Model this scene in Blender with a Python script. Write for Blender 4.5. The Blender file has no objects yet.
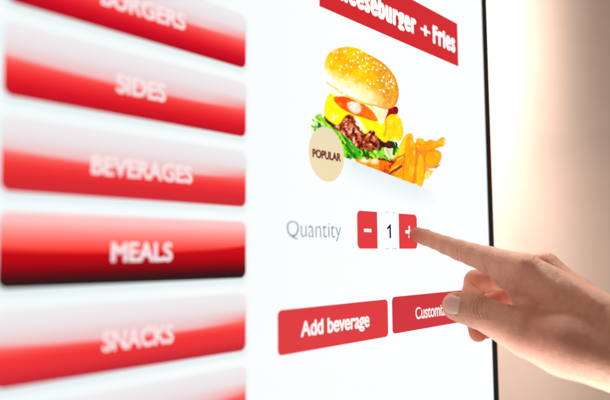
import bpy, math, random
import numpy as np
from mathutils import Vector, Matrix
random.seed(4); rng = np.random.default_rng(7)
SC = bpy.context.scene
COL = SC.collection

# ------------------------------------------------------------------ helpers
def lin(c):
    c = np.asarray(c, float) / 255.0
    return np.where(c <= 0.04045, c / 12.92, ((c + 0.055) / 1.055) ** 2.4)

def tag(o, label=None, cat=None, group=None, kind=None):
    if label: o['label'] = label
    if cat: o['category'] = cat
    if group: o['group'] = group
    if kind: o['kind'] = kind
    return o

def link(name, me, mat, parent=None):
    o = bpy.data.objects.new(name, me)
    COL.objects.link(o)
    if mat is not None: me.materials.append(mat)
    if parent is not None: o.parent = parent
    return o

def mesh(name, V, F):
    me = bpy.data.meshes.new(name)
    me.from_pydata([tuple(map(float, v)) for v in V], [], [tuple(map(int, f)) for f in F])
    me.update(); return me

def quads_mesh(name, V, Q):
    """fast numpy route for big quad meshes"""
    V = np.asarray(V, np.float32); Q = np.asarray(Q, np.int32)
    me = bpy.data.meshes.new(name)
    me.vertices.add(len(V)); me.vertices.foreach_set('co', V.ravel())
    me.loops.add(Q.size); me.loops.foreach_set('vertex_index', Q.ravel())
    me.polygons.add(len(Q))
    me.polygons.foreach_set('loop_start', np.arange(0, Q.size, 4, dtype=np.int32))
    me.polygons.foreach_set('loop_total', np.full(len(Q), 4, np.int32))
    me.update(calc_edges=True); me.validate(); return me

def set_col(me, C):
    a = me.color_attributes.new('Col', 'FLOAT_COLOR', 'POINT')
    C = np.asarray(C, np.float32)
    if C.ndim == 1: C = np.tile(C, (len(me.vertices), 1))
    out = np.ones((len(me.vertices), 4), np.float32); out[:, :3] = C
    a.data.foreach_set('color', out.ravel())

def nt(name):
    m = bpy.data.materials.new(name); m.use_nodes = True
    N = m.node_tree.nodes; L = m.node_tree.links
    b = N['Principled BSDF']
    return m, N, L, b

# ------------------------------------------------------------------ materials
def display_material(name, dots):
    """the lit picture of the touch screen: colour comes from the drawn artwork, with the fine pixel raster over it"""
    m, N, L, b = nt(name)
    at = N.new('ShaderNodeAttribute'); at.attribute_name = 'Col'
    b.inputs['Base Color'].default_value = (0.012, 0.012, 0.014, 1)
    b.inputs['Roughness'].default_value = 0.32
    b.inputs['Specular IOR Level'].default_value = 0.12
    tc = N.new('ShaderNodeTexCoord')
    sx = N.new('ShaderNodeSeparateXYZ'); L.new(tc.outputs['Object'], sx.inputs[0])
    def M(op, a, c=None):
        n = N.new('ShaderNodeMath'); n.operation = op
        for i, q in enumerate((a, c)):
            if q is None: continue
            if isinstance(q, (int, float)): n.inputs[i].default_value = q
            else: L.new(q, n.inputs[i])
        return n.outputs[0]
    k = 2 * math.pi / 0.00118
    s1 = M('SINE', M('MULTIPLY', sx.outputs[0], k * 0.82)); s2 = M('SINE', M('MULTIPLY', sx.outputs[2], k))
    p = M('MULTIPLY', s1, s2)
    no = N.new('ShaderNodeTexNoise'); no.inputs['Scale'].default_value = 22; L.new(tc.outputs['Object'], no.inputs['Vector'])
    amp = M('MULTIPLY', M('MULTIPLY', no.outputs[0], dots * 2), M('MINIMUM', M('MAXIMUM', M('MULTIPLY', M('SUBTRACT', sx.outputs[0], 0.20), 7.0), 0.12), 1.0))
    fac = M('SUBTRACT', 1.0, M('MULTIPLY', amp, M('ADD', p, -0.1)))
    mul = N.new('ShaderNodeVectorMath'); mul.operation = 'SCALE'
    L.new(at.outputs['Color'], mul.inputs[0]); L.new(fac, mul.inputs['Scale'])
    L.new(mul.outputs[0], b.inputs['Emission Color'])
    b.inputs['Emission Strength'].default_value = 1.0
    return m
M_PANEL = display_material('display_white', 0.004)
M_ART = display_material('display_artwork', 0.20)
M_FOOD = display_material('display_photo', 0.26)

def plain(name, col, rough, spec=0.5, metal=0, nscale=60, namp=0.15, bump=0.0):
    m, N, L, b = nt(name)
    tc = N.new('ShaderNodeTexCoord')
    no = N.new('ShaderNodeTexNoise'); no.inputs['Scale'].default_value = nscale; no.inputs['Detail'].default_value = 6
    L.new(tc.outputs['Object'], no.inputs['Vector'])
    r = N.new('ShaderNodeValToRGB')
    c = lin(col)
    r.color_ramp.elements[0].position = 0.3; r.color_ramp.elements[1].position = 0.7
    r.color_ramp.elements[0].color = (*(c * (1 - namp)), 1); r.color_ramp.elements[1].color = (*np.minimum(c * (1 + namp), 1), 1)
    L.new(no.outputs[0], r.inputs[0]); L.new(r.outputs[0], b.inputs['Base Color'])
    b.inputs['Roughness'].default_value = rough; b.inputs['Specular IOR Level'].default_value = spec
    b.inputs['Metallic'].default_value = metal
    if bump:
        bp = N.new('ShaderNodeBump'); bp.inputs['Strength'].default_value = bump; bp.inputs['Distance'].default_value = 0.002
        L.new(no.outputs[0], bp.inputs['Height']); L.new(bp.outputs[0], b.inputs['Normal'])
    return m
M_BEZEL = plain('black_gloss_bezel', (3, 24, 27), 0.45, 0.2)
M_HOUSE = plain('dark_housing', (40, 40, 42), 0.5)
M_WALL = plain('beige_wall_paint', (206, 176, 150), 0.85, 0.2, nscale=7, namp=0.05, bump=0.15)
M_COLUMN = plain('cream_column_plaster', (222, 192, 173), 0.75, 0.2, nscale=9, namp=0.04, bump=0.1)

# ------------------------------------------------------------------ the screen: an upright plane y = 0, laid out in its own units
U = 0.245 / 0.36 / 1000.0      # one layout unit in metres
f = 645.0
hx = np.array([573., -49., -f]); hx /= np.linalg.norm(hx)
vz = np.array([-59., 7800., -f]); vz -= hx * (vz @ hx); vz /= np.linalg.norm(vz)
R = np.array([hx, np.cross(vz, hx), vz])      # camera axes -> world axes
CAM = np.array([0., -0.245, 0.])

kiosk = bpy.data.objects.new('ordering_kiosk', None); COL.objects.link(kiosk)
kiosk.location = (430 * U, 0.0, -340 * U)
tag(kiosk, 'white touch screen of a food ordering kiosk with red menu buttons and thin black bezel', 'ordering kiosk')
KOFF = np.array([-430 * U, 0, 340 * U])

def K(V): return np.asarray(V, float) + KOFF     # world point -> kiosk local

def layer(i): return -0.00018 * i

# white display panel with soft grey drop shadows of the buttons as drawn on the page
BX0, BX1 = 153.4, 338.2
BT = [(-125.9 + 53.85 * k, -125.9 + 53.85 * k + 42.6) for k in range(6)]
def sd_round(x, z, x0, x1, z0, z1, r):
    cx, cz = (x0 + x1) / 2, (z0 + z1) / 2
    qx = np.abs(x - cx) - (x1 - x0) / 2 + r; qz = np.abs(z - cz) - (z1 - z0) / 2 + r
    return np.hypot(np.maximum(qx, 0), np.maximum(qz, 0)) + np.minimum(np.maximum(qx, qz), 0) - r
def grid_xz(x0, x1, nx, z0, z1, nz):
    X, Z = np.meshgrid(np.linspace(x0, x1, nx), np.linspace(z0, z1, nz))
    i = np.arange((nz - 1) * nx).reshape(nz - 1, nx)[:, :-1].ravel()
    Q = np.stack([i, i + 1, i + nx + 1, i + nx], 1)
    return X.ravel(), Z.ravel(), Q
PX0, PX1, PZ0, PZ1 = 118., 749.6, -330., 430.
X, Z, Q = grid_xz(PX0, PX1, 320, PZ0, PZ1, 380)
base = lin((247, 252, 253))[None] * np.ones((len(X), 1))
t = np.clip((X - 150) / 300, 0, 1)[:, None]
base = lin((244, 251, 252)) * (1 - t) + lin((251, 253, 254)) * t
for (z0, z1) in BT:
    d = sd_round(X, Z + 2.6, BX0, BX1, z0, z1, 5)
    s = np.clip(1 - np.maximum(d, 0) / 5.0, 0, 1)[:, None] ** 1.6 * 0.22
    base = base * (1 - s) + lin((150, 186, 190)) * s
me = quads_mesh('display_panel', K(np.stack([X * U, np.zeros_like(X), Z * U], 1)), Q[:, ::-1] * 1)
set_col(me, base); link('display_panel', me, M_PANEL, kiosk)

def box_me(name, x0, x1, y0, y1, z0, z1, bev=0.0):
    import bmesh
    bm = bmesh.new()
    bmesh.ops.create_cube(bm, size=1)
    for v in bm.verts:
        v.co = Vector(((x0 + x1) / 2 + v.co.x * (x1 - x0), (y0 + y1) / 2 + v.co.y * (y1 - y0), (z0 + z1) / 2 + v.co.z * (z1 - z0)))
    if bev: bmesh.ops.bevel(bm, geom=bm.edges[:], offset=bev, segments=3, affect='EDGES')
    me = bpy.data.meshes.new(name); bm.to_mesh(me); bm.free(); return me
# bezel: ring of four bars in one mesh
def bezel():
    import bmesh
    bm = bmesh.new()
    w = 11 * U; g = 0.00005
    a = [(PX0 * U, PX1 * U, PZ0 * U, PZ1 * U)][0]
    x0, x1, z0, z1 = a
    o = [(x0 - w, z0 - w), (x1 + w, z0 - w), (x1 + w, z1 + w), (x0 - w, z1 + w)]
    n = [(x0, z0), (x1, z0), (x1, z1), (x0, z1)]
    yf, yb = -0.0012, 0.012
    vo = [bm.verts.new(K((p[0], yf, p[1]))) for p in o]; vi = [bm.verts.new(K((p[0], yf, p[1]))) for p in n]
    vob = [bm.verts.new(K((p[0], yb, p[1]))) for p in o]; vib = [bm.verts.new(K((p[0], 0.0004, p[1]))) for p in n]
    for i in range(4):
        j = (i + 1) % 4
        bm.faces.new((vo[i], vo[j], vi[j], vi[i])); bm.faces.new((vo[j], vo[i], vob[i], vob[j])); bm.faces.new((vi[i], vi[j], vib[j], vib[i]))
    bmesh.ops.recalc_face_normals(bm, faces=bm.faces)
    me = bpy.data.meshes.new('bezel'); bm.to_mesh(me); bm.free(); return me
link('bezel', bezel(), M_BEZEL, kiosk)
hme = box_me('housing', PX0 * U + KOFF[0], PX1 * U + KOFF[0], 0.002, 0.045, PZ0 * U + KOFF[2], PZ1 * U + KOFF[2], 0.003)
link('housing', hme, M_HOUSE, kiosk)

def rounded_sheet(name, x0, x1, z0, z1, rl, rr, color_fn, lay, parent, mat, nx=40, nz=24):
    """a flat drawn shape with rounded left / right corners"""
    xs = np.unique(np.concatenate([np.linspace(x0, x1, nx), x0 + rl * (1 - np.cos(np.linspace(0, math.pi / 2, 9))), x1 - rr * (1 - np.cos(np.linspace(0, math.pi / 2, 9)))]))
    ins = np.zeros_like(xs)
    if rl: q = np.clip((x0 + rl - xs) / rl, 0, 1); ins = np.maximum(ins, rl * (1 - np.sqrt(1 - q * q)))
    if rr: q = np.clip((xs - x1 + rr) / rr, 0, 1); ins = np.maximum(ins, rr * (1 - np.sqrt(1 - q * q)))
    T = np.linspace(0, 1, nz)[:, None]
    Z = (z0 + ins)[None] * (1 - T) + (z1 - ins)[None] * T
    X = np.broadcast_to(xs[None], Z.shape)
    n = len(xs); i = np.arange((nz - 1) * n).reshape(nz - 1, n)[:, :-1].ravel()
    Q = np.stack([i, i + 1, i + n + 1, i + n], 1)
    Xf, Zf = X.ravel(), Z.ravel()
    me = quads_mesh(name, K(np.stack([Xf * U, np.full_like(Xf, layer(lay)), Zf * U], 1)), Q)
    c = color_fn(Xf, Zf); set_col(me, c)
    return link(name, me, mat, parent)
def flat(c): return lambda x, z: lin(c)[None] * np.ones((len(x), 1))
def ramp(t, stops):
    ts = [s[0] for s in stops]; cs = np.array([lin(s[1]) ** (1 / 2.2) for s in stops])
    return np.stack([np.interp(t, ts, cs[:, i]) for i in range(3)], -1) ** 2.2

_cap = {}
def lettering(text, x0, x1, zb, cap, bold, col, lay, parent, mat=None, name='lettering', wx=1.0, space=1.0, tall=0, desc=.8):
    """word fitted between x0 and x1, standing on zb with the given capital height"""
    def build(s, off):
        cu = bpy.data.curves.new('t', 'FONT'); cu.body = s; cu.offset = off; cu.resolution_u = 6; cu.fill_mode = 'FRONT'
        cu.space_character = space
        ob = bpy.data.objects.new('t', cu); COL.objects.link(ob)
        dg = bpy.context.evaluated_depsgraph_get(); me = bpy.data.meshes.new_from_object(ob.evaluated_get(dg))
        bpy.data.objects.remove(ob); bpy.data.curves.remove(cu); return me
    off = min(bold, 0.0)
    hm = build('H', off); hy = [v.co.y for v in hm.vertices]; bpy.data.meshes.remove(hm)
    me = build(text, off)
    G0 = np.array([v.co[:2] for v in me.vertices]); F0 = [tuple(p.vertices) for p in me.polygons]; bpy.data.meshes.remove(me)
    g = max(bold, 0.0); h0, h1 = min(hy), max(hy)
    if tall:      # poster face: tall lower case, short descenders
        c_ = h1 - h0; y = G0[:, 1] - h0; xh = .66 * c_
        G0[:, 1] = h0 + np.where(y < 0, y * desc, np.where(y < xh, y / xh * tall * c_, tall * c_ + (y - xh) / (c_ - xh) * (1 - tall) * c_))
    a, b = G0[:, 0].min(), G0[:, 0].max()
    # heavier weights: the strokes are grown sideways and, less, upwards
    sh = [(0, 0)] if g == 0 else [(g * wx * math.cos(k * math.pi / 4) * r, g * .75 * math.sin(k * math.pi / 4) * r) for r in ((.5, 1.0) if g > .03 else (1.0,)) for k in range(8)] + [(0, 0)]
    V = []; F = []
    gx_ = g * wx; kx = (x1 - x0) / (b - a + 2 * gx_); kz = cap / (h1 - h0 + 1.5 * g)
    for i, (dx, dz) in enumerate(sh):
        o = len(V)
        for x, y in G0: V.append(K(((x0 + (x - a + dx + gx_) * kx) * U, layer(lay) - i * 1.5e-6, (zb + (y - h0 + dz + .75 * g) * kz) * U)))
        F += [tuple(q + o for q in f_) for f_ in F0]
    me = mesh(name, V, F)
    set_col(me, lin(col))
    return link(name, me, mat or M_PANEL, parent)

# ---- menu buttons: glassy red bars
def glossy(kind):
    tops = {0: ((236, 232, 235), (244, 160, 160), (240, 62, 62), (205, 30, 44)),
            1: ((234, 228, 232), (246, 170, 170), (246, 66, 68), (200, 40, 55)),
            2: ((255, 214, 214), (255, 130, 120), (250, 55, 50), (0, 0, 0)),
            3: ((234, 230, 232), (246, 175, 175), (240, 52, 54), (196, 20, 38))}
    def fn(x, z, z0, z1):
        t = (z1 - z) / (z1 - z0); u = (x - BX0) / (BX1 - BX0)
        if kind == 'active':
            c = ramp(t, [(0, (255, 205, 205)), (.12, (255, 190, 188)), (.34, (255, 120, 112)), (.5, (255, 62, 52)), (.62, (232, 8, 22)), (.74, (180, 0, 12)), (.84, (112, 4, 14)), (.92, (50, 18, 20)), (1, (44, 22, 22))])
            dk = ramp(t, [(0, (235, 60, 60)), (.45, (216, 6, 26)), (.62, (190, 0, 14)), (.75, (146, 0, 12)), (.85, (88, 6, 16)), (.93, (44, 20, 22)), (1, (42, 22, 22))])
            edge = 0.30 + 0.24 * np.sqrt(np.clip(1 - ((u - 0.42) / 0.68) ** 2, 0, 1))
            s = np.clip((t - edge) / 0.035 + .5, 0, 1)[:, None]
            return c * (1 - s) + dk * s
        w, d0, d1 = kind
        c = ramp(t, [(0, (241, 239, 241)), (.28, (238, 224, 226)), (.40, (248, 170, 168)), (.52, (252, 96, 92)), (.64, (246, 54, 54)), (.82, d0), (1, d1)])
        lt = ramp(t, [(0, (241, 239, 241)), (.26, (236, 226, 229)), (.45, (240, 196, 198)), (.6, (248, 160, 160)), (1, (248, 140, 140))])
        edge = 0.30 + w * np.sqrt(np.clip(1 - ((u - 0.55) / 0.72) ** 2, 0, 1))
        s = np.clip((t - edge) / 0.04 + .5, 0, 1)[:, None]
        fade = np.clip((1.02 - u) / 0.25, 0, 1)[:, None]
        return (lt * fade + c * (1 - fade)) * (1 - s) + c * s
    return fn
specs = [(None, glossy((.24, (226, 50, 58), (196, 40, 54))), None),
         ('SNACKS', glossy((.24, (228, 46, 54), (186, 34, 50))), (217.8, 271.3, -59.4, 12.6)),
         ('MEALS', glossy('active'), (222.9, 269.8, -4.6, 12.6)),
         ('BEVERAGES', glossy((.22, (222, 38, 48), (204, 42, 54))), (208, 286.5, 49.6, 12.2)),
         ('SIDES', glossy((.24, (222, 18, 36), (184, 12, 34))), (224.4, 263.1, 103.8, 12.6)),
         ('BURGERS', glossy((.20, (214, 8, 34), (172, 0, 26))), (212.5, 279.3, 158.4, 12.2))]
for (z0, z1), (word, fn, tb) in zip(BT, specs):
    b = rounded_sheet('menu_button', BX0, BX1, z0, z1, 5.5, 5.5, lambda x, z: fn(x, z, z0, z1), 1, kiosk, M_ART, 90, 60)
    if word == 'MEALS': b['label'] = 'menu button reading MEALS, darkened to black along its lower edge'
    elif word: b['label'] = 'glossy red menu button reading ' + word
    else: b['label'] = 'lowest red menu button, its lower part cut off by the picture edge'
    if tb: lettering(word, tb[0], tb[1], tb[2], tb[3], 0.040, (248, 230, 232), 2, b)

# ---- title banner
ban = rounded_sheet('title_banner', 428, 683, 219.5, 271.5, 0, 0, flat((212, 36, 44)), 1, kiosk, M_ART)
ban['label'] = 'red banner with the white words Cheeseburger + Fries'
for w, a, b_ in (('Cheeseburger', 439, 590.5), ('Fries', 624.5, 676.5)):
    lettering(w, a, b_, 233.6, 21.5, 0.062, (255, 252, 250), 2, ban, wx=1.35, space=1.16, tall=.8, desc=.35)
lettering('+', 598.5, 619.5, 235.0, 17.0, 0.035, (255, 250, 248), 2, ban)

# ---- quantity row
lettering('Quantity', 384, 455.3, 13.8, 12.8, -0.012, (118, 146, 152), 1, kiosk, tall=.75, name='quantity_caption')
RED = (228, 58, 62)
b = rounded_sheet('minus_button', 479.3, 511.3, 4.0, 39.3, 5, 0, flat(RED), 1, kiosk, M_ART)
rounded_sheet('minus_sign', 489.4, 501.3, 19.5, 22.7, 0, 0, flat((255, 250, 250)), 2, b, M_PANEL, 4, 3)
q = rounded_sheet('quantity_field', 511.3, 549, 4.0, 39.3, 0, 0, flat((252, 253, 254)), 1, kiosk, M_PANEL, 20, 10)
one = np.array([(531.6, 14.3), (534.2, 14.3), (534.2, 27.9), (532.3, 27.9), (530.6, 26.2), (527.4, 24.4), (528.2, 22.6), (531.6, 24.4)])
ome = mesh('numeral', K(np.stack([one[:, 0] * U, np.full(8, layer(2)), one[:, 1] * U], 1)), [(0, 1, 2, 3, 4, 7), (4, 5, 6, 7)])
set_col(ome, lin((10, 10, 12))); link('numeral', ome, M_PANEL, q)
for zz in (39.3, 3.6):
    for (xa, xb) in ((524, 531), (535.5, 545)):
        rounded_sheet('border_dash', xa, xb, zz, zz + .7, 0, 0, flat((205, 210, 212)), 2, q, M_PANEL, 3, 3)
b = rounded_sheet('plus_button', 549, 583, 4.0, 39.3, 0, 5, flat(RED), 1, kiosk, M_ART)
rounded_sheet('plus_sign', 560.3, 574, 19.4, 22.8, 0, 0, flat((255, 250, 250)), 2, b, M_PANEL, 4, 3)
rounded_sheet('plus_sign', 565.8, 568.8, 15.0, 27.4, 0, 0, flat((255, 250, 250)), 3, b, M_PANEL, 3, 4)

# ---- action buttons
b = rounded_sheet('action_button', 372.8, 526.6, -80.6, -45, 4.5, 4.5, flat((222, 58, 64)), 1, kiosk, M_ART)
b['label'] = 'red button reading Add beverage'
lettering('Add beverage', 399.7, 496.0, -68.7, 13.0, 0.042, (255, 248, 246), 2, b, tall=.76)
b = rounded_sheet('action_button', 534.2, 690, -79, -43.4, 4.5, 4.5, flat((208, 50, 60)), 1, kiosk, M_ART)
b['label'] = 'red button reading Customize, half covered by the thumb'
lettering('Customize', 576.2, 643.5, -68.6, 12.2, 0.022, (255, 248, 246), 2, b, tall=.76)

# ---- badge
def disc(name, cx, cz, r, colfn, lay, parent, mat):
    xs = []; F = []
    nr, na = 14, 64
    V = [(cx, cz)] + [(cx + r * i / nr * math.cos(2 * math.pi * j / na), cz + r * i / nr * math.sin(2 * math.pi * j / na)) for i in range(1, nr + 1) for j in range(na)]
    for j in range(na): F.append((0, 1 + j, 1 + (j + 1) % na))
    for i in range(nr - 1):
        for j in range(na):
            a = 1 + i * na; F.append((a + j, a + na + j, a + na + (j + 1) % na, a + (j + 1) % na))
    V = np.array(V)
    me = mesh(name, K(np.stack([V[:, 0] * U, np.full(len(V), layer(lay)), V[:, 1] * U], 1)), F)
    set_col(me, colfn(V[:, 0], V[:, 1])); return link(name, me, mat, parent)
b = disc('popular_badge', 435.6, 87, 24.4, lambda x, z: ramp(np.clip((z - 62) / 50, 0, 1), [(0, (243, 222, 178)), (1, (238, 222, 188))]), 3, kiosk, M_ART)
lettering('POPULAR', 415.8, 455.2, 82.2, 7.6, 0.058, (112, 44, 36), 4, b)

# ------------------------------------------------------------------ the food picture shown on the screen (flat artwork)
# The artwork is drawn on its own fine raster, 3.2 cells to a drawing unit, then laid flat on the panel.
DX0, DX1, DY0, DY1, RES = 306., 450., 42., 204., 3.2
gx = np.arange(DX0, DX1, 1 / RES); gy = np.arange(DY0, DY1, 1 / RES)
GX, GY = np.meshgrid(gx, gy); HH, WW = GX.shape
IMG = np.ones((HH, WW, 3)); OWN = np.zeros((HH, WW), int); IMG[:] = lin((249, 252, 253)) ** (1 / 2.2)
def G(c): return lin(c) ** (1 / 2.2)
def vnoise(scale, seed, ax=1.0, rot=0.0):
    r = np.random.default_rng(seed); n = 96
    lat = r.random((n, n))
    ca, sa = math.cos(rot), math.sin(rot)
    u = ((GX - DX0) * ca + (GY - DY0) * sa) / scale / ax + 500 * 0; v = (-(GX - DX0) * sa + (GY - DY0) * ca) / scale
    u = u - np.floor(u.min()); v = v - np.floor(v.min())
    iu = np.floor(u).astype(int); iv = np.floor(v).astype(int); fu = u - iu; fv = v - iv
    fu = fu * fu * (3 - 2 * fu); fv = fv * fv * (3 - 2 * fv)
    g = lambda a, b: lat[a % n, b % n]
    return (g(iv, iu) * (1 - fu) + g(iv, iu + 1) * fu) * (1 - fv) + (g(iv + 1, iu) * (1 - fu) + g(iv + 1, iu + 1) * fu) * fv
def fbm(scale, seed, **k): return (vnoise(scale, seed, **k) + .5 * vnoise(scale / 2, seed + 1, **k) + .25 * vnoise(scale / 4, seed + 2, **k)) / 1.75
def smooth(P, n=2):
    P = np.array(P, float)
    for _ in range(n):
        Nx = np.roll(P, -1, 0); P = np.stack([P * .75 + Nx * .25, P * .25 + Nx * .75], 1).reshape(-1, 2)
    return P
def sdf_poly(P):
    """signed distance, negative inside"""
    d = np.full(GX.shape, 1e9); ins = np.zeros(GX.shape, bool)
    for a, b in zip(P, np.roll(P, -1, 0)):
        ex, ey = b - a; wx, wy = GX - a[0], GY - a[1]
        tt = np.clip((wx * ex + wy * ey) / (ex * ex + ey * ey + 1e-12), 0, 1)
        d = np.minimum(d, (wx - ex * tt) ** 2 + (wy - ey * tt) ** 2)
        c = ((a[1] <= GY) & (b[1] > GY)) | ((b[1] <= GY) & (a[1] > GY))
        with np.errstate(divide='ignore', invalid='ignore'):
            xi = a[0] + (GY - a[1]) / (ey if ey != 0 else 1e-9) * ex
        ins ^= c & (GX < xi)
    d = np.sqrt(d); return np.where(ins, -d, d)
def dist_line(P):
    d = np.full(GX.shape, 1e9)
    P = np.array(P, float)
    for a, b in zip(P[:-1], P[1:]):
        ex, ey = b - a; wx, wy = GX - a[0], GY - a[1]
        tt = np.clip((wx * ex + wy * ey) / (ex * ex + ey * ey + 1e-12), 0, 1)
        d = np.minimum(d, np.hypot(wx - ex * tt, wy - ey * tt))
    return d
def over(col, a, own=None):
    global IMG
    a = np.clip(a, 0, 1)[..., None]
    col = np.asarray(col); IMG = IMG * (1 - a) + col * a
    if own is not None: OWN[a[..., 0] > 0.5] = own
def mixc(a, b, t): t = np.clip(t, 0, 1)[..., None]; return np.asarray(a) * (1 - t) + np.asarray(b) * t
def poly(P, soft=.45, n=2, wob=0, seed=1):
    d = sdf_poly(smooth(P, n) if n else np.array(P, float))
    if wob: d = d + (fbm(2.2, seed) - .5) * wob * 2
    return d, np.clip(.5 - d / (2 * soft), 0, 1)
TABLE_, FRIES, LOWER, LETTUCE, PATTY, CHEESE, TOMATO, SAUCE, BUN, ONION = range(1, 11)
lineY = 159.6 + (GX - 350) * .385
DOTS = .5 + .5 * np.sin((GX + GY * .15) * 2 * math.pi / 2.3) * np.sin((GY - GX * .3) * 2 * math.pi / 2.3)
# pale table top under the food
below = GY - lineY
a = np.clip((below + .5), 0, 1) * np.clip(1 - below / 26, 0, 1) ** 1.3 * np.clip((GX - 338) / 16, 0, 1) * np.clip((437 - GX) / 22, 0, 1)
over(G((206, 224, 231)), a * .46 * (.1 + 1.8 * DOTS), None)
OWN[a > .03] = TABLE_; aT = a.copy()
# fries
def fry(P, c0, c1, seed, ang=1.4, dark=(196, 84, 6)):
    d, m = poly(P, .5, 2, .25, seed)
    col = mixc(G(c0), G(c1), (fbm(6, seed, ax=2.4, rot=ang) - .3) * 2.0)
    col = mixc(col, G((255, 214, 110)), np.clip((fbm(3, seed + 9, ax=3, rot=ang) - .58) * 3, 0, .6))
    col = mixc(col, G(dark), np.clip(1 + d / 1.5, 0, 1) ** 2 * .62)
    over(col, m, FRIES)
dk, m = poly([(400, 150), (412, 141), (437, 146), (440, 158), (430, 168), (424, 182), (404, 186), (386, 178), (386, 168)], 1.2)
over(G((226, 120, 24)), m * .9 * np.clip((436 - GX) / 12, 0, 1), FRIES)
fry([(415, 138.4), (419, 137.8), (423, 138.4), (424.5, 142), (430, 138.8), (436, 141.5), (438, 139), (442.5, 136.6), (446.5, 139), (445, 146), (438, 147.5), (432, 150), (423, 152), (416, 150.6)], (255, 176, 12), (252, 146, 6), 31, .1)
fry([(402, 138), (406.6, 133.6), (411, 133), (414, 138), (410, 146), (404, 155), (397, 158), (397, 152)], (255, 208, 30), (250, 180, 14), 32, 2.0)
fry([(424, 153), (432, 148.6), (440.7, 151), (441.5, 158.5), (436, 168), (428, 168.6), (424.6, 162)], (255, 166, 16), (248, 140, 6), 33, .4)
fry([(426, 170), (434, 169.4), (431, 175), (425, 181), (423, 177)], (255, 196, 100), (255, 214, 140), 34, .8, (255, 190, 110))
fry([(387, 163.5), (403, 153.6), (405, 159), (401, 166), (392, 172), (386, 176)], (236, 140, 20), (244, 168, 30), 35, -.5, (140, 40, 4))
fry([(390, 177), (400, 167), (405, 166), (405, 184), (398, 182)], (222, 146, 24), (238, 160, 26), 36, -.6, (120, 40, 4))
fry([(408.4, 136.2), (413.6, 140.5), (416.3, 149), (415, 164), (413, 184), (408, 186), (401.6, 181), (404, 160), (405.4, 141)], (255, 170, 22), (252, 150, 12), 37, 1.6)
fry([(420.6, 152.2), (424, 160), (424, 180), (420.5, 189), (416.5, 187), (415.2, 178), (416.6, 160)], (255, 190, 44), (254, 166, 16), 38, 1.55)
over(G((120, 90, 90)), np.clip(1.4 - dist_line([(435, 168), (439, 165)]), 0, 1) * .7, FRIES)
# lower bun edge
d, m = poly([(354, 158), (362, 156), (370, 157), (378, 155), (386, 158), (394, 158), (397, 160), (390, 168), (387, 177), (370, 169), (356, 163)], .5)
c = mixc(G((250, 158, 36)), G((226, 110, 16)), (fbm(4, 50, ax=2, rot=.4) - .3) * 2)
c = mixc(c, G((255, 240, 205)), np.clip(1.5 - np.hypot((GX - 364.5) / 4.6, (GY - 160.3) / 2.6), 0, 1)); c = mixc(c, G((255, 238, 200)), np.clip(1.5 - np.hypot((GX - 374.5) / 4.2, (GY - 161.4) / 2.8), 0, 1) * .9)
c = mixc(c, G((170, 40, 10)), np.clip((GX - 379) / 6, 0, 1) * np.clip((fbm(3, 53) - .38) * 3, 0, 1))
over(c, m, LOWER)
over(G((96, 20, 14)), np.clip(1.4 - dist_line([(388.5, 174.5), (394, 170.5), (401, 166.3)]), 0, 1) * .85, None)
over(G((90, 20, 14)), np.clip(1.6 - dist_line([(379, 159), (386, 159.5), (392, 162)]), 0, 1) * .85, None)
# lettuce
d, m = poly([(310, 122), (312.5, 118), (316, 115.5), (319, 113.2), (322, 116), (329, 125), (336, 130), (343, 130), (346, 136), (350, 138), (355, 143), (362, 144), (370, 141), (374, 134.5), (378, 139), (384, 142), (390, 139), (397, 143), (399, 150), (395, 158), (389, 160.5), (380, 157), (370, 159), (362, 157), (356, 159.4), (349, 159), (342, 157), (338, 150), (330, 150), (316, 144), (311, 134)], .4, 1, 1.9, 60)
n1 = fbm(5, 61, ax=2.2, rot=1.1); n2 = fbm(2.4, 66, ax=2.5, rot=.9)
c = mixc(G((40, 136, 10)), G((158, 224, 30)), (n1 - .3) * 2.6)
c = mixc(c, G((4, 36, 8)), np.clip((.47 - n2) * 9, 0, 1) * np.clip((GX - 326) / 10, .15, 1))
c = mixc(c, G((214, 240, 120)), np.clip((n2 - .62) * 6, 0, .9))
c = mixc(c, G((176, 226, 40)), np.clip((338 - GX) / 12, 0, .75))
c = mixc(c, G((244, 253, 214)), np.clip((330 - GX) / 10, 0, 1) * np.clip((n1 - .42) * 4.5, 0, .95))
c = mixc(c, G((40, 130, 20)), np.clip((.42 - n2) * 6, 0, .8))
over(c, m, LETTUCE)
for P_, cc, w in (([(350, 139), (354, 145), (356, 152), (359, 157)], (52, 170, 30), 2.2), ([(345, 140), (349, 146), (352, 156)], (24, 112, 22), 2.4),
                  ([(369, 144), (368, 150), (367, 158)], (16, 84, 22), 1.6), ([(374, 135), (377, 141), (376, 148), (381, 157)], (70, 178, 50), 1.7),
                  ([(330, 128), (336, 136), (342, 146), (345, 156)], (128, 206, 40), 1.5), ([(338, 130), (341, 137), (345, 143)], (160, 220, 60), .9),
                  ([(316, 118), (319, 115), (323, 121), (328, 128)], (120, 196, 30), 1.0), ([(358, 148), (362, 152), (360, 157)], (120, 210, 60), 1.1)):
    over(mixc(G(cc), G((210, 240, 120)), (n2 - .5) * 1.5), np.clip(w + .5 - dist_line(P_), 0, 1), LETTUCE)
over(G((0, 70, 40)), np.clip(2.0 - np.hypot((GX - 319) / 1.2, (GY - 126) / 1.8), 0, 1) * .85)
d_, m = poly([(383, 145), (388, 142), (393, 147), (394, 156), (390, 160), (384, 155)], .7, 2, .5, 70)
over(mixc(G((196, 200, 150)), G((232, 236, 206)), (n2 - .3) * 2.5), m * .95, LETTUCE)
for P_ in ([(391, 142), (394, 147), (393.5, 154)], [(396, 142), (397.5, 147)], [(362, 148), (365, 156)], [(383, 144), (379, 150)]):
    over(G((8, 46, 20)), np.clip(1.6 - dist_line(P_), 0, 1) * .9)
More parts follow.
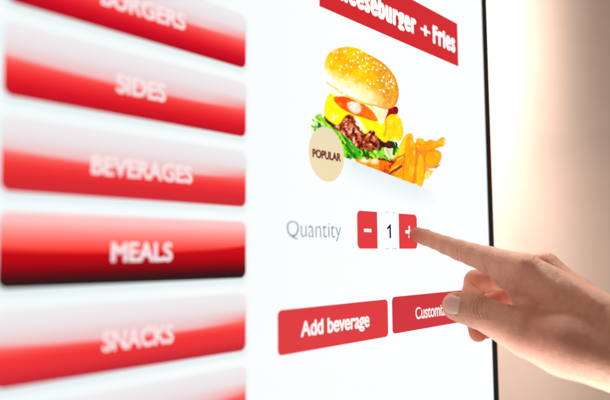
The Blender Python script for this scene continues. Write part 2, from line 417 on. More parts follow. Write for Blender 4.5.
# patty
d, m = poly([(322, 115), (328, 118), (333, 122), (338, 125), (341, 120), (345, 115), (351, 114), (355, 120), (358, 127), (362, 131), (366, 131), (370, 128), (375, 131), (378, 138), (384, 141), (393, 142), (395, 145), (391, 149), (383, 147), (377, 150), (371, 151), (365, 149), (360, 151), (354, 145), (350, 139.5), (346, 138), (343, 134), (336, 130), (328, 125)], .4, 1, .9, 80)
n3 = fbm(2.5, 81); n4 = fbm(3.6, 85)
c = mixc(G((150, 60, 30)), G((206, 112, 72)), (n4 - .3) * 2)
c = mixc(c, G((238, 196, 182)), np.clip((n3 - .56) * 7, 0, .95)); c = mixc(c, G((66, 14, 8)), np.clip((.42 - n3) * 8, 0, .95))
c = mixc(c, G((44, 8, 6)), np.clip((337 - GX) / 5, 0, .8) + np.clip((GX - 377) / 3, 0, .85))
over(c, m, PATTY)
for P_ in ([(351, 118), (354, 124), (359, 131), (365, 135)], [(353, 131), (351, 138)], [(364, 136), (361, 143), (363, 149)], [(343, 126), (346, 132)], [(372, 133), (369, 141)]):
    over(G((70, 16, 12)), np.clip(1.3 - dist_line(P_), 0, 1) * .65)
# cheese
d, m = poly([(330, 92), (326, 98), (324, 106), (323.3, 114), (326, 119), (330, 122), (336, 126), (340, 124), (344, 117), (347.5, 114.5), (351.5, 115), (354.5, 117.5), (356, 122), (360, 128), (363, 134), (367, 134), (370, 130), (374, 131), (376, 136), (380, 140), (385, 143.5), (389, 140), (395, 140.5), (400, 141.5), (403, 135), (402.5, 125), (399, 116), (394, 112), (388, 111), (380, 115), (365, 108), (345, 95)], .45, 1, .3, 90)
c = mixc(G((255, 222, 6)), G((255, 238, 60)), (fbm(5, 91) - .3) * 2)
c = mixc(c, G((246, 176, 0)), np.clip(1 + d / 2.2, 0, 1) ** 2 * .8)
c = mixc(c, G((236, 186, 20)), np.clip((GX - 380) / 8, 0, 1) * (.35 + .5 * fbm(3, 93)))
c = mixc(c, G((250, 224, 110)), np.clip((fbm(4, 96) - .55) * 4, 0, .7) * np.clip((GX - 384) / 6, 0, 1))
c = mixc(c, G((255, 255, 240)), np.clip(1.9 - dist_line([(355.5, 118.5), (359, 122), (362, 127), (364.5, 130.5)]) * .9, 0, 1) * .95)
c = mixc(c, G((255, 255, 214)), np.clip((fbm(1.8, 97) - .52) * 7, 0, 1) * np.clip(1.4 - np.hypot((GX - 334) / 5, (GY - 117) / 4.5), 0, 1))
c = mixc(c, G((196, 130, 24)), np.clip(1.5 - dist_line([(385, 116), (386, 127), (384, 136)]) * .9, 0, 1) * .5)
over(c, m, CHEESE)
# tomato
d, m = poly([(332.6, 98.6), (336, 96), (342, 96.2), (347, 97.5), (352, 99), (358, 102.5), (365, 104.5), (371, 109), (376, 116), (378, 121.8), (370, 120.4), (360, 117), (350, 113.5), (342, 109), (336, 104)], .45, 1)
c = mixc(G((255, 62, 0)), G((250, 122, 30)), (GX - 332) / 42)
c = mixc(c, G((255, 150, 70)), np.clip((fbm(5, 101, ax=2, rot=.5) - .5) * 2.5, 0, .6)); c = mixc(c, G((232, 60, 6)), np.clip(1 + d / 1.3, 0, 1) ** 2 * .5)
over(c, m, TOMATO)
d, m = poly([(347.6, 101.6), (355, 101.4), (361.5, 105.5), (361, 111.5), (356, 114.6), (350, 111.6), (346, 106.6)], 1.0, 2, .7, 103)
over(mixc(G((255, 240, 234)), G((253, 206, 186)), (fbm(3.4, 104) - .35) * 2.0), m * .9)
# onion and relish, sauce
d, m = poly([(386, 110), (392, 107), (396.5, 106), (398, 110), (397, 114.5), (391, 114), (387, 117), (384.5, 120), (384.5, 113)], .45, 1, .5, 110)
over(mixc(G((176, 16, 34)), G((96, 4, 18)), (fbm(2, 111) - .3) * 2.4), m, ONION)
d, m = poly([(362, 103.5), (372, 105), (381, 106), (388, 107.5), (387.5, 113), (385, 119), (381, 126), (378.5, 123), (375, 114.5), (370, 109)], .5, 1, .2, 112)
over(mixc(G((252, 244, 222)), G((244, 218, 160)), (fbm(3, 113, ax=2, rot=1.2) - .4) * 2.2), m, SAUCE)
# bun underside then crown
d, m = poly([(324.6, 77), (326, 88), (330, 93), (335, 96.6), (342, 96.4), (348, 97), (358, 102), (368, 106), (378, 108), (384, 109), (370, 98), (350, 88)], .5, 1)
over(mixc(G((252, 246, 226)), G((255, 232, 180)), (fbm(4, 120) - .4) * 2), m, BUN)
d, m = poly([(323.8, 70), (324, 63), (326, 56.5), (331, 51), (338, 48), (346, 46.6), (354, 47.3), (360, 49.5), (366, 53.5), (371.5, 56), (378, 59.6), (384, 64), (390, 70), (394.5, 76.5), (397, 83), (398.6, 91), (398, 99), (395.4, 105.5), (391, 108.6), (386, 109.8), (376, 106.6), (365, 104), (356, 100.4), (346, 95), (335, 87.6), (326, 81.6), (323.6, 76)], .5, 1)
# depth below the golden/pale boundary
bl = np.interp(GX, [322, 335, 345, 355, 365, 375, 385, 392, 400], [66, 71, 74, 78, 83, 88, 93, 97, 101])
v = GY - bl + (fbm(5, 121) - .5) * 7
c = mixc(G((255, 190, 14)), G((255, 166, 0)), (fbm(8, 122) - .3) * 2.2)
c = mixc(c, G((255, 214, 90)), np.clip((fbm(2.6, 125) - .55) * 3, 0, .6))
c = mixc(c, G((252, 226, 160)), v / 9 + .3)
c = mixc(c, G((255, 244, 214)), np.clip((v - 6) / 12, 0, 1) * np.clip((385 - GX) / 30, 0, 1))
n5 = fbm(2.2, 128)
rightm = np.clip((GX - 366 - (GY - 60) * .12) / 14, 0, 1)
c = mixc(c, mixc(G((232, 172, 70)), G((206, 130, 44)), (n5 - .3) * 2.3), rightm * np.clip(1.05 - v / 40, .45, .9))
c = mixc(c, G((196, 160, 50)), rightm * np.clip((vnoise(7, 130) - .55) * 3, 0, .6))
c = mixc(c, G((226, 120, 20)), np.clip(1 + d / 3.2, 0, 1) ** 1.6 * np.clip((GX - 356) / 24, 0, 1) * .85)
lw = np.clip(1 + d / 9, 0, 1) * np.clip((340 - GX) / 16, 0, 1)
c = mixc(c, G((252, 250, 244)), lw * np.clip((GY - 60) / 12, 0.1, 1))
c = mixc(c, G((240, 244, 238)), np.clip(1.4 - dist_line([(325, 76), (334, 83), (344, 89.5), (350, 93)]) * .4, 0, 1) * .6)
over(c, m, BUN)
over(G((238, 186, 96)), np.clip(1.2 - dist_line([(326, 82.5), (334, 87.6), (342, 93)]), 0, 1) * .7)
over(G((248, 178, 40)), np.clip(1.3 - dist_line([(346, 95.6), (352, 98.5), (362, 102.8), (372, 106)]), 0, 1) * .85)
# sesame seeds
seeds = [(333.2, 52.5), (337, 52.5), (345.5, 51.2), (344, 51.8), (335.5, 58), (340.5, 66.5), (346.2, 65.3), (350.7, 67), (352.5, 61), (353.5, 54.5), (357, 57.5), (357.8, 62.5), (358.5, 67.2), (353.4, 79.5),
 (357.5, 58), (362, 60.5), (365, 58.5), (368, 59), (366.5, 63.5), (359.5, 66.5), (360.5, 69), (368, 69.5), (365.8, 71.8), (367.2, 80.5), (357.5, 52.5), (361, 52), (373, 67.5), (376.5, 70), (372, 69.5), (374, 63), (376.5, 64), (380.5, 65.5), (384.5, 68.5),
 (389, 76), (383, 77.5), (381.5, 81), (386, 83.5), (388.5, 82), (391, 80), (393, 83.5), (390.5, 82), (370, 83.5), (373.5, 84), (359.5, 84), (370, 84.5), (368, 87.5), (379.5, 90), (384, 91.8), (383, 90.8), (388, 88.5), (386.5, 85.5), (392, 87),
 (393.5, 84), (361.8, 96), (369, 100), (353.5, 89), (381.5, 81), (350, 45 + 16), (347, 75), (339.5, 70), (364, 66), (377.5, 80.5), (331, 62)]
r_ = random.Random(3)
for (sx_, sy_) in seeds:
    an = r_.uniform(.6, 1.9); L_ = r_.uniform(.9, 1.35); W_ = r_.uniform(.62, .85)
    u = (GX - sx_) * math.cos(an) + (GY - sy_) * math.sin(an); w = -(GX - sx_) * math.sin(an) + (GY - sy_) * math.cos(an)
    dd = np.hypot(u / L_, w / W_)
    over(G((196, 120, 10)), np.clip(1.75 - np.hypot((u) / L_, (w - .2) / W_), 0, 1) * .28)
    over(G((255, 250, 226)), np.clip((1.25 - dd) / .5, 0, 1) * .96)
# colour fringe / fade to the right of the plate
fd = np.clip((447 - GX) / 5, 0, 1)[..., None]; IMG = IMG * fd + G((250, 252, 253)) * (1 - fd)
OWN[(GY > lineY + .3) & (OWN > 1)] = TABLE_
cut = (GY > lineY + .3); tb = mixc(G((249, 252, 253)), G((206, 224, 231)), aT * .46 * (.1 + 1.8 * DOTS))
kk = np.clip((GY - lineY) / .8 + .5, 0, 1)[..., None]; IMG = IMG * (1 - kk) + tb * kk
dl = np.clip((GY - lineY + 16) / 14, 0, 1) * np.clip((GX - 352) / 20, 0, 1) * np.clip((418 - GX) / 14, 0, 1) * (OWN > 1)
IMG = IMG * (1 + (.5 - DOTS) * .55 * dl)[..., None]
tex = 1 + (.20 * (vnoise(1.1, 201) - .5) + .16 * (vnoise(2.1, 202) - .5))[..., None] * np.where((OWN == CHEESE) | (OWN == FRIES) | (OWN == BUN), .5, 1.0)[..., None] * ((OWN > 1) & (OWN != SAUCE))[..., None]
sat = IMG.mean(-1, keepdims=True); food = ((OWN > 1) * 1.0)[..., None]
IMG = np.clip((sat + (IMG - sat) * (1 + .12 * food)) * tex, 0, 1)
IMG = np.where(food > 0, np.clip((IMG - .5) * 1.12 + .53, 0, 1), IMG)
LINIMG = IMG ** 2.2
# drawing units -> screen plane
px = GX - 305; py = -(GY - 200)
rays = R @ np.stack([px.ravel(), py.ravel(), np.full(px.size, -f)])
tt = 0.245 / rays[1]; AX = tt * rays[0]; AZ = tt * rays[2]
pic = bpy.data.objects.new('food_picture', None); COL.objects.link(pic); pic.parent = kiosk
pic['label'] = 'picture of a cheeseburger and fries shown on the screen'
names = {TABLE_: 'tabletop', FRIES: 'fries', LOWER: 'bun_heel', LETTUCE: 'lettuce', PATTY: 'patty', CHEESE: 'cheese_slice', TOMATO: 'tomato_slice', SAUCE: 'sauce', BUN: 'bun_crown', ONION: 'onion'}
idx = np.arange(HH * WW).reshape(HH, WW)
cell = OWN[:-1, :-1]
for k_, nm in names.items():
    r0, c0 = np.nonzero(cell == k_)
    if len(r0) == 0: continue
    Q = np.stack([idx[r0, c0], idx[r0 + 1, c0], idx[r0 + 1, c0 + 1], idx[r0, c0 + 1]], 1)
    u_, inv = np.unique(Q, return_inverse=True); Q = inv.reshape(Q.shape)
    V = K(np.stack([AX[u_], np.full(len(u_), layer(1.5)), AZ[u_]], 1))
    me = quads_mesh(nm, V, Q); set_col(me, LINIMG.reshape(-1, 3)[u_]); link(nm, me, M_FOOD, pic)

# ------------------------------------------------------------------ the hand, as one implicit surface in millimetres
def J(px, py, dep, r):      # joint on the sight line, at a real distance and radius
    return (np.array([(px - 305) * dep / f, -(py - 200) * dep / f, -dep]), r)
nrm_c = R.T @ np.array([0., -1., 0.])                     # screen normal in camera axes
pl_d = 245.0                                              # distance camera - screen plane (mm)
def on_screen(px, py, gap):
    d = np.array([(px - 305) / f, -(py - 200) / f, -1.0]); t = (pl_d - gap) / -(d @ nrm_c); return t
dtip = on_screen(416.4, 234.8, 5.0)
I0 = J(416.4, 234.6, dtip, 5.25); I1 = J(425.5, 237.3, dtip - 5, 5.45); I2 = J(434.5, 240.6, dtip - 11, 5.3)
I3 = J(446, 245.2, dtip - 18, 5.95); I4 = J(459, 250.0, dtip - 26, 6.75); I5 = J(473, 254.8, dtip - 35, 7.2); I6 = J(489, 260.5, dtip - 44, 8.7); I7 = J(524, 271.5, dtip - 62, 11.0)
MM = J(544, 268.5, 413, 10.4); RM = J(557, 281, 428, 9.6); PM = J(566, 298, 441, 9.0)
W1 = J(642, 346, 345, 17); W2 = J(648, 350, 360, 17.5); W3 = J(655, 352, 374, 16.5); W4 = J(662, 366, 386, 14)
T0 = J(456.6, 305.9, 402, 8.8); T1 = J(464, 307.9, 401, 9.3); T2 = J(476, 310.9, 397, 10.4); T3 = J(492, 318.2, 390, 10.5); T4 = J(508, 325, 384, 12.0); T5 = J(529, 333.5, 374, 14.4)
TH = J(566, 344, 360, 17.5); TW = J(640, 368, 342, 17)
chains = {
 'palm': (7.0, [[I7, W1], [MM, J(573, 294, 398, 10.8), W2], [RM, J(584, 305, 412, 10), W3], [PM, W4], [T5, TH, TW], [J(548, 300, 392, 14), J(600, 335, 365, 18)], [J(548, 300, 415, 13), J(600, 335, 385, 17)],
                [J(560, 315, 425, 14), J(610, 350, 390, 17)], [J(560, 325, 392, 15), J(610, 345, 370, 18)],
                [W2, J(800, 425, 300, 24)], [W4, J(810, 440, 325, 23)], [TW, J(800, 440, 310, 22)],
                [J(506, 273, dtip - 53, 9.4), J(519, 281, dtip - 58, 10.6)], [J(525.5, 287, 396, 9), J(530, 306, 386, 9)]]),
 'index': (2.2, [[I0, I1, I2, I3, I4, I5, I6, I7]]),
 'thumb': (2.4, [[T0, T1, T2, T3, T4, T5]]),
 'middle': (2.4, [[MM, J(510, 276, 424, 8.6), J(488, 280.3, 431, 7.9), J(476.5, 282, 434, 8.2), J(472.5, 293, 437, 7.0), J(473.5, 305, 437, 6.9), J(475.5, 320, 434, 6.4), J(478, 332.5, 430, 6.0)]]),
 'ring': (2.4, [[RM, J(510, 296, 446, 8.0), J(490, 303, 453, 8.2), J(487, 318, 455, 7.0), J(486, 330, 450, 5.8)]]),
 'pinky': (2.4, [[PM, J(530, 315, 455, 7.4), J(512, 322, 460, 7.2), J(508, 332, 458, 6.2), J(512, 338, 450, 5.4)]]),
}
allj = np.array([p[0] for k_ in chains.values() for ch in k_[1] for p in ch])
H = 0.85
lo = allj.min(0) - 27; hi = allj.max(0) + 27; hi[0] = min(hi[0], 232); lo[2] = max(lo[2], -475)
n = np.ceil((hi - lo) / H).astype(int) + 1
ax = [lo[i] + H * np.arange(n[i]) for i in range(3)]
def smin(a, b, k):
    h_ = np.maximum(k - np.abs(a - b), 0) / k
    return np.minimum(a, b) - h_ * h_ * h_ * k / 6
def rcone(P, a, ra, b, rb):
    ab = b - a; l2 = ab @ ab
    t = np.clip(sum((P[i] - a[i]) * ab[i] for i in range(3)) / l2, 0, 1)
    return np.sqrt(sum((P[i] - a[i] - ab[i] * t) ** 2 for i in range(3))) - (ra + (rb - ra) * t)
BIG = 30.0
D = None
for nm, (k_, chs) in chains.items():
    Dg = np.full(n, BIG, np.float32)
    for ch in chs:
        for (a_, ra), (b_, rb) in zip(ch[:-1], ch[1:]):
            mg = max(ra, rb) + 12
            s0 = np.clip(np.floor((np.minimum(a_, b_) - mg - lo) / H).astype(int), 0, n - 1); s1 = np.clip(np.ceil((np.maximum(a_, b_) + mg - lo) / H).astype(int), 1, n)
            sl = tuple(slice(s0[i], s1[i]) for i in range(3))
            P = [ax[0][sl[0]][:, None, None].astype(np.float32), ax[1][sl[1]][None, :, None].astype(np.float32), ax[2][sl[2]][None, None, :].astype(np.float32)]
            Dg[sl] = smin(Dg[sl], rcone(P, a_, ra, b_, rb).astype(np.float32), k_)
    if D is None: D = Dg
    else: D = smin(D, Dg, {'index': 3.0, 'thumb': 2.4, 'middle': 1.4, 'ring': 1.2, 'pinky': 1.2}[nm])
# surface nets
def surface_nets(D):
    S = D < 0
    nx, ny, nz = D.shape
    cs = np.zeros((nx - 1, ny - 1, nz - 1), np.uint8)
    for i in (0, 1):
        for j in (0, 1):
            for k in (0, 1):
                cs += S[i:nx - 1 + i, j:ny - 1 + j, k:nz - 1 + k]
    act = (cs > 0) & (cs < 8)
    C = np.argwhere(act); vid = np.full(act.shape, -1, np.int64); vid[act] = np.arange(len(C))
    acc = np.zeros((len(C), 3)); cnt = np.zeros(len(C))
    cor = [(i, j, k) for i in (0, 1) for j in (0, 1) for k in (0, 1)]
    val = {c: D[C[:, 0] + c[0], C[:, 1] + c[1], C[:, 2] + c[2]].astype(float) for c in cor}
    for a in cor:
        for axn in range(3):
            if a[axn] == 0:
                b = tuple(1 if i == axn else a[i] for i in range(3))
                va, vb = val[a], val[b]; mk = (va < 0) != (vb < 0)
                t = np.where(mk, va / np.where(mk, va - vb, 1), 0)
                p = np.array(a, float)[None].repeat(len(C), 0); p[:, axn] += t
                acc[mk] += p[mk]; cnt[mk] += 1
    V = C + acc / cnt[:, None]
    Qs = []
    for axn in range(3):
        o1, o2 = [(1, 2), (2, 0), (0, 1)][axn]
        sa = [slice(None)] * 3; sb = [slice(None)] * 3; sa[axn] = slice(0, -1); sb[axn] = slice(1, None)
        a, b = S[tuple(sa)], S[tuple(sb)]
        E = np.argwhere(a != b)
        ok = (E[:, o1] > 0) & (E[:, o2] > 0) & (E[:, o1] < D.shape[o1] - 1) & (E[:, o2] < D.shape[o2] - 1); E = E[ok]
        fl = a[E[:, 0], E[:, 1], E[:, 2]]
        def g(d1, d2):
            e = E.copy(); e[:, o1] -= d1; e[:, o2] -= d2; return vid[e[:, 0], e[:, 1], e[:, 2]]
        q = np.stack([g(1, 1), g(0, 1), g(0, 0), g(1, 0)], 1)
        q[~fl] = q[~fl][:, ::-1]
        Qs.append(q)
    Q = np.concatenate(Qs); Q = Q[(Q >= 0).all(1)]
    return V, Q
V, Q = surface_nets(D)
V = lo + V * H
# one step finer, then relaxed
tmp = quads_mesh('tmp', V, Q); to = bpy.data.objects.new('tmp', tmp); COL.objects.link(to)
sub = to.modifiers.new('s', 'SUBSURF'); sub.levels = 1; sub.render_levels = 1
me = bpy.data.meshes.new_from_object(to.evaluated_get(bpy.context.evaluated_depsgraph_get()))
bpy.data.objects.remove(to); bpy.data.meshes.remove(tmp)
nv = len(me.vertices); V = np.empty(nv * 3, np.float32); me.vertices.foreach_get('co', V); V = V.reshape(-1, 3).astype(float)
ed = np.empty(len(me.edges) * 2, np.int32); me.edges.foreach_get('vertices', ed); ed = ed.reshape(-1, 2)
deg = np.bincount(ed.ravel(), minlength=nv).astype(float)[:, None]
def lap(A):
    s_ = np.zeros_like(A)
    for i in range(A.shape[1]):
        s_[:, i] = np.bincount(ed[:, 0], A[ed[:, 1], i], nv) + np.bincount(ed[:, 1], A[ed[:, 0], i], nv)
    return s_ / deg - A
for _ in range(5):
    V = V + .5 * lap(V); V = V - .52 * lap(V)
me.vertices.foreach_set('co', V.astype(np.float32).ravel()); me.update()
NRM = np.empty(nv * 3, np.float32); me.vertices.foreach_get('normal', NRM); NRM = NRM.reshape(-1, 3).astype(float)
QX = 305 + f * V[:, 0] / -V[:, 2]; QY = 200 - f * V[:, 1] / -V[:, 2]
def pline(P):
    d = np.full(nv, 1e9); P = np.array(P, float)
    for a_, b_ in zip(P[:-1], P[1:]):
        e = b_ - a_; w = np.stack([QX, QY], 1) - a_; t = np.clip((w @ e) / (e @ e), 0, 1)
        d = np.minimum(d, np.hypot(*(w - t[:, None] * e).T))
    return d
face = np.clip((NRM * -V).sum(1) / np.linalg.norm(V, axis=1), 0, 1)
disp = np.zeros(nv); red = np.zeros(nv)
def near(j, rad): return np.exp(-((V - j[0]) ** 2).sum(1) / (2 * rad * rad))
def crease(P, w, dep, lo_=None, hi_=None, colr=.5):
    global disp, red
    dd = pline(P); g = np.exp(-(dd / w) ** 2) * np.clip(face * 3, 0, 1)
    if lo_ is not None: g = g * ((-V[:, 2] > lo_) & (-V[:, 2] < hi_))
    dep = dep * .62; g = g * (.7 + .3 * np.sin(QY * 1.9 + QX * .8)); disp -= dep * g; disp += dep * .3 * np.exp(-((dd - 2.2 * w) / (1.3 * w)) ** 2) * (g >= 0) * np.clip(face * 3, 0, 1) * ((-V[:, 2] > (lo_ or 0)) & (-V[:, 2] < (hi_ or 1e9)))
    red += g * colr  # darkens the folds: crease shade painted into the skin colour
# index: joint folds on the side of the finger
crease([(431.5, 240.5), (432, 244), (433.4, 248.5)], .55, .34, 420, 475)
crease([(434.6, 242), (435.2, 245), (436, 249)], .5, .18, 420, 475)
crease([(458, 249), (457.6, 254), (459, 261)], .65, .45, 405, 470)
crease([(461.5, 251), (461, 255), (462.5, 262)], .55, .22, 405, 470)
crease([(455, 243.5), (461, 243), (466, 245.5)], .8, .30, 405, 470, .2)
crease([(458, 241), (465, 243)], .6, .2, 405, 470, .2)
crease([(485, 266), (487, 270), (490, 276)], .7, .4, 380, 440)
crease([(462, 246.5), (470, 248.5), (480, 252.5)], 1.6, .18, 400, 460, .1)
# palm folds under the index knuckle
crease([(490, 275), (497, 281), (503, 288), (509, 300)], .8, .30, 380, 430)
crease([(505, 270), (508, 279), (507, 286), (511, 293)], .9, .30, 370, 430, .4)
crease([(512, 288), (509, 281), (512, 272)], .8, .18, 370, 430, .3)
crease([(509.5, 306), (516, 307.4), (523, 305)], 1.1, .95, 340, 430, 1.0)
crease([(511, 308.6), (518, 309.6), (526, 308.2)], .8, .4, 340, 430, .6)
crease([(513, 303), (520, 302), (528, 303.4)], .8, .35, 340, 430, .4)
# thumb: rings over the joint
for k_, (x_, b_) in enumerate(((469.2, .30), (471.6, .42), (475.4, .36), (478.2, .46), (482.4, .36), (485.0, .2))):
    s_ = (x_ - 476) * .55
    crease([(x_ + s_ * .2 + 3.0, 298.5), (x_ + .2, 302.5), (x_ - 1.2 + s_ * .4, 308), (x_ - .4 + s_ * .3, 313.5), (x_ + 2.6, 319)], .62, b_, 360, 420, .35)
crease([(472, 300.5), (476, 299.6), (481, 301)], .7, .2, 360, 420, .2)
crease([(474, 316.5), (479, 318), (484, 317)], .7, .2, 360, 420, .2)
crease([(457.5, 294), (460.2, 299), (460.8, 304), (459.6, 310), (456.5, 315)], .9, .5, 380, 420, .8)
# folded middle finger
crease([(471, 281), (476, 286.5), (484.6, 292)], .9, .6, 418, 450, .9)
# back of the hand: tendon and hollow between the knuckles
disp += .5 * np.exp(-(pline([(543, 256), (556, 266), (575, 284), (600, 304)]) / 4.2) ** 2) * np.clip(face * 2, 0, 1)
disp -= .45 * np.exp(-(pline([(536, 260), (546, 268), (556, 277)]) / 4.0) ** 2) * np.clip(face * 2, 0, 1)
disp += 1.0 * np.exp(-(pline([(523, 262), (531, 262)]) / 6.0) ** 2) * np.clip(face * 2, 0, 1)
disp += .5 * np.exp(-(pline([(520, 322), (534, 326)]) / 6.5) ** 2) * np.clip(face * 2, 0, 1)
# slow unevenness of flesh
def sn(P, s, seed):
    r = np.random.default_rng(seed); o = np.zeros(len(P))
    for _ in range(7):
        k = r.normal(size=3); k /= np.linalg.norm(k); o += np.sin(P @ k / s * r.uniform(.6, 1.5) + r.uniform(0, 6.28))
    return o / 7
disp += .32 * sn(V, 5.0, 1) + .14 * sn(V, 2.2, 2)
V2 = V + NRM * disp[:, None]
me.vertices.foreach_set('co', (V2 / 1000 @ R.T + CAM).astype(np.float32).ravel())
me.update()
# skin tone map: redder tips and knuckles, plus painted shade and backlight
tip_backlit = np.clip(near(I0, 8) * .8 + near(T0, 8) * .15 + near(J(478, 333, 430, 6), 12) * .9 + near(J(476.5, 282, 434, 8), 12) * .35 + near(J(505, 298, 446, 8), 20) * .8, 0, 1)  # red fingertips, with the backlit orange of the ring finger painted in
kn_shade = np.clip(near(T2, 8) * .8 + near(I4, 7) * .25 + near(T5, 12) * .35 + near(J(531, 328, 362, 5), 10) * .3, 0, 1)  # knuckle tone, with the shading of the thumb base painted in
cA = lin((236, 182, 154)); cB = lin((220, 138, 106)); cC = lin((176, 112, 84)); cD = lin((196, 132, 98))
mot = .5 + .5 * sn(V, 3.2, 5)
colr = cA[None] * np.ones((nv, 1))
back = np.clip((QX - 495) / 60, 0, 1) * .55  # shade on the palm side and wrist, painted as browner skin
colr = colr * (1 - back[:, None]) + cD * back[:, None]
for c_, w_ in ((cB, tip_backlit), (cC, kn_shade), (cC, np.clip(red, 0, 1) * .55), (cB, mot * .22)):
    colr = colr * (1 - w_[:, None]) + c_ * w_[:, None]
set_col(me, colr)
me.polygons.foreach_set('use_smooth', np.ones(len(me.polygons), bool))

def skin():
    m, N, L, b = nt('skin')
    at = N.new('ShaderNodeAttribute'); at.attribute_name = 'Col'
    tc = N.new('ShaderNodeTexCoord')
    n1 = N.new('ShaderNodeTexNoise'); n1.inputs['Scale'].default_value = 260; n1.inputs['Detail'].default_value = 5; L.new(tc.outputs['Object'], n1.inputs['Vector'])
    mp = N.new('ShaderNodeMapRange'); mp.inputs['To Min'].default_value = .80; mp.inputs['To Max'].default_value = 1.18; L.new(n1.outputs[0], mp.inputs[0])
    sc_ = N.new('ShaderNodeVectorMath'); sc_.operation = 'SCALE'; L.new(at.outputs['Color'], sc_.inputs[0]); L.new(mp.outputs[0], sc_.inputs['Scale'])
    L.new(sc_.outputs[0], b.inputs['Base Color'])
    b.inputs['Subsurface Weight'].default_value = 1.0
    b.inputs['Subsurface Radius'].default_value = (1.0, .32, .16); b.inputs['Subsurface Scale'].default_value = 0.0032
    b.inputs['Roughness'].default_value = .43; b.inputs['Specular IOR Level'].default_value = .5
    vo = N.new('ShaderNodeTexVoronoi'); vo.inputs['Scale'].default_value = 1500; vo.feature = 'DISTANCE_TO_EDGE'
    mpv = N.new('ShaderNodeMapping'); mpv.inputs['Scale'].default_value = (1, 1.5, .8); L.new(tc.outputs['Object'], mpv.inputs[0]); L.new(mpv.outputs[0], vo.inputs['Vector'])
    n2 = N.new('ShaderNodeTexNoise'); n2.inputs['Scale'].default_value = 700; n2.inputs['Detail'].default_value = 4; L.new(tc.outputs['Object'], n2.inputs['Vector'])
    ad = N.new('ShaderNodeMath'); ad.operation = 'MULTIPLY_ADD'; L.new(vo.outputs[0], ad.inputs[0]); ad.inputs[1].default_value = .7; L.new(n2.outputs[0], ad.inputs[2])
    bp = N.new('ShaderNodeBump'); bp.inputs['Strength'].default_value = .85; bp.inputs['Distance'].default_value = .0006
    L.new(ad.outputs[0], bp.inputs['Height']); L.new(bp.outputs[0], b.inputs['Normal'])
    return m
me.name = 'hand'
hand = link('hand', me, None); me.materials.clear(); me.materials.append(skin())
tag(hand, 'bare right hand with index finger pressing the plus button, other fingers curled', 'hand')

def nail(tipj, prevj, facing, R0, len_, half, s0):
    a = tipj[0] - prevj[0]; a /= np.linalg.norm(a)
    nn = np.array(facing, float); nn -= a * (nn @ a); nn /= np.linalg.norm(nn); bb = np.cross(a, nn)
    ns, na = 22, 22; P = []; 
    for i in range(ns):
        s = i / (ns - 1)
        for j in range(na):
            q_ = j / (na - 1) * 2 - 1
            # squircle outline
            wd = half * math.sqrt(max(0.02, 1 - max(0, (s - .60) / .40) ** 2.4)) * math.sqrt(max(.05, 1 - max(0, (.35 - s) / .35) ** 2.2 * .8))
            th = q_ * wd
            ext = s * len_ - (1 - math.cos(q_ * 1.2)) * 1.6 * (s - .35)
            edge = max(abs(q_) ** 5, max(0, (.12 - s) / .12) ** 2)
            rr = R0 + .26 - .95 * edge
            drop = max(0, (s - .45)) ** 2 * 1.6
            P.append(tipj[0] + a * (s0 + ext) + nn * ((rr - drop) * math.cos(th)) + bb * (rr * math.sin(th)))
    F = [(i * na + j, i * na + j + 1, (i + 1) * na + j + 1, (i + 1) * na + j) for i in range(ns - 1) for j in range(na - 1)]
    W = np.array(P) / 1000 @ R.T + CAM
    m_ = mesh('fingernail', W, F)
    for p in m_.polygons: p.use_smooth = True
    return m_
def nail_mat():
    m, N, L, b = nt('nail')
    tc = N.new('ShaderNodeTexCoord'); n1 = N.new('ShaderNodeTexNoise'); n1.inputs['Scale'].default_value = 180; L.new(tc.outputs['Object'], n1.inputs['Vector'])
    r = N.new('ShaderNodeValToRGB'); r.color_ramp.elements[0].color = (*lin((232, 180, 160)), 1); r.color_ramp.elements[1].color = (*lin((244, 204, 188)), 1)
    L.new(n1.outputs[0], r.inputs[0]); L.new(r.outputs[0], b.inputs['Base Color'])
    b.inputs['Roughness'].default_value = .34; b.inputs['Specular IOR Level'].default_value = .35
    return m
NM = nail_mat()
for (tj, pj, fc, R0, ln, hf, s0) in ((T0, T2, (-.50, .26, 1.0), 8.9, 10.8, .80, -4.2), (I0, I2, (.35, 1, -.75), 5.2, 7.4, .75, -3.6)):
    nm_ = nail(tj, pj, fc, R0, ln, hf, s0)
    no_ = link('fingernail', nm_, NM, hand)
    so = no_.modifiers.new('thick', 'SOLIDIFY'); so.thickness = .0004; so.offset = -1

# ------------------------------------------------------------------ what stands behind
def cam_pt(px, py, dep):
    return R @ np.array([(px - 305) * dep / f, -(py - 200) * dep / f, -dep]) + CAM
wall = link('wall', box_me('wall', 2.0, 2.1, -1.6, 2.6, -1.5, 1.9), M_WALL); tag(wall, 'plain beige wall far behind the kiosk, out of focus', 'wall', kind='structure')
cc = cam_pt(572, 200, 1.95)  # made-up column, its curve grades the backdrop from bright to dark
cr = .36
nc, nz_ = 96, 30
V = [(cc[0] + cr * math.cos(2 * math.pi * i / nc), cc[1] + cr * math.sin(2 * math.pi * i / nc), -1.2 + 3.0 * j / nz_) for j in range(nz_ + 1) for i in range(nc)]
F = [(j * nc + i, j * nc + (i + 1) % nc, (j + 1) * nc + (i + 1) % nc, (j + 1) * nc + i) for j in range(nz_) for i in range(nc)] + [tuple(range(nc))[::-1], tuple(nz_ * nc + i for i in range(nc))]
cm = mesh('column', V, F)
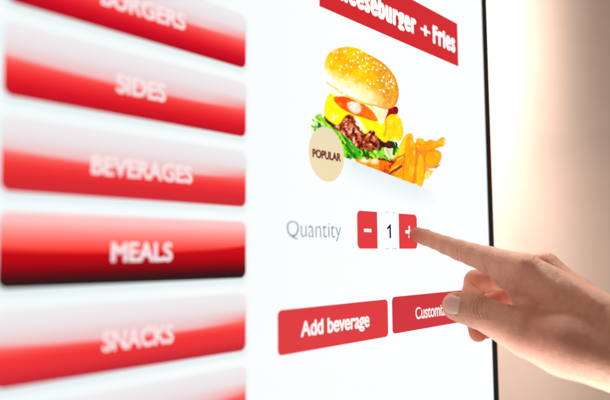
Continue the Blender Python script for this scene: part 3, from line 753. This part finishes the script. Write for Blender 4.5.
for p in cm.polygons: p.use_smooth = len(p.vertices) == 4
colu = link('column', cm, M_COLUMN); tag(colu, 'round cream column added as blurred backdrop, curved to shade from bright to dark', 'column')

# ------------------------------------------------------------------ light
def area(name, loc, target, size, power, col, sy=None):
    l = bpy.data.lights.new(name, 'AREA'); l.energy = power; l.color = col; l.size = size
    if sy: l.shape = 'RECTANGLE'; l.size_y = sy
    o = bpy.data.objects.new(name, l); COL.objects.link(o); o.location = loc
    o.rotation_euler = (Vector(target) - Vector(loc)).to_track_quat('-Z', 'Y').to_euler(); return o
hc = cam_pt(520, 290, 400)  # placeholder, replaced below
hc = R @ np.array([133., -56., -400.]) / 1000 + CAM
area('ceiling_lamp', hc + R @ np.array([.12, .75, -.50]), hc, .4, 14.0, (1, .93, .86))
area('low_screen_fill', hc + R @ np.array([-.30, -.62, -.08]), hc, .35, 25, (.95, .97, 1))  # added light standing in for the screen's glow under the hand
area('hand_fill', hc + R @ np.array([-.35, .30, .9]), hc, .7, 1.6, (1, .87, .81))  # added fill from the camera side that lightens the hand
area('column_fill', cc + R @ np.array([-1.0, .60, .06]), cc + np.array([0, 0, .05]), .3, 30, (1, .98, .97))  # added unseen light, placed to brighten the column's left side
w = bpy.data.worlds.new('World'); SC.world = w; w.use_nodes = True
w.node_tree.nodes['Background'].inputs[0].default_value = (*lin((216, 192, 176)), 1)
w.node_tree.nodes['Background'].inputs[1].default_value = .21

# ------------------------------------------------------------------ camera
cd = bpy.data.cameras.new('Camera'); co = bpy.data.objects.new('Camera', cd); COL.objects.link(co)
co.matrix_world = Matrix([[*R[i], CAM[i]] for i in range(3)] + [[0, 0, 0, 1]])
cd.sensor_width = 36; cd.lens = f / 610 * 36; cd.clip_start = .01; cd.clip_end = 50
cd.dof.use_dof = True; cd.dof.focus_distance = .44; cd.dof.aperture_fstop = cd.lens / 7.3
SC.camera = co
SC.render.engine = 'CYCLES'
SC.view_settings.view_transform = 'Standard'; SC.view_settings.look = 'None'
SC.view_settings.exposure = 0; SC.view_settings.gamma = 1
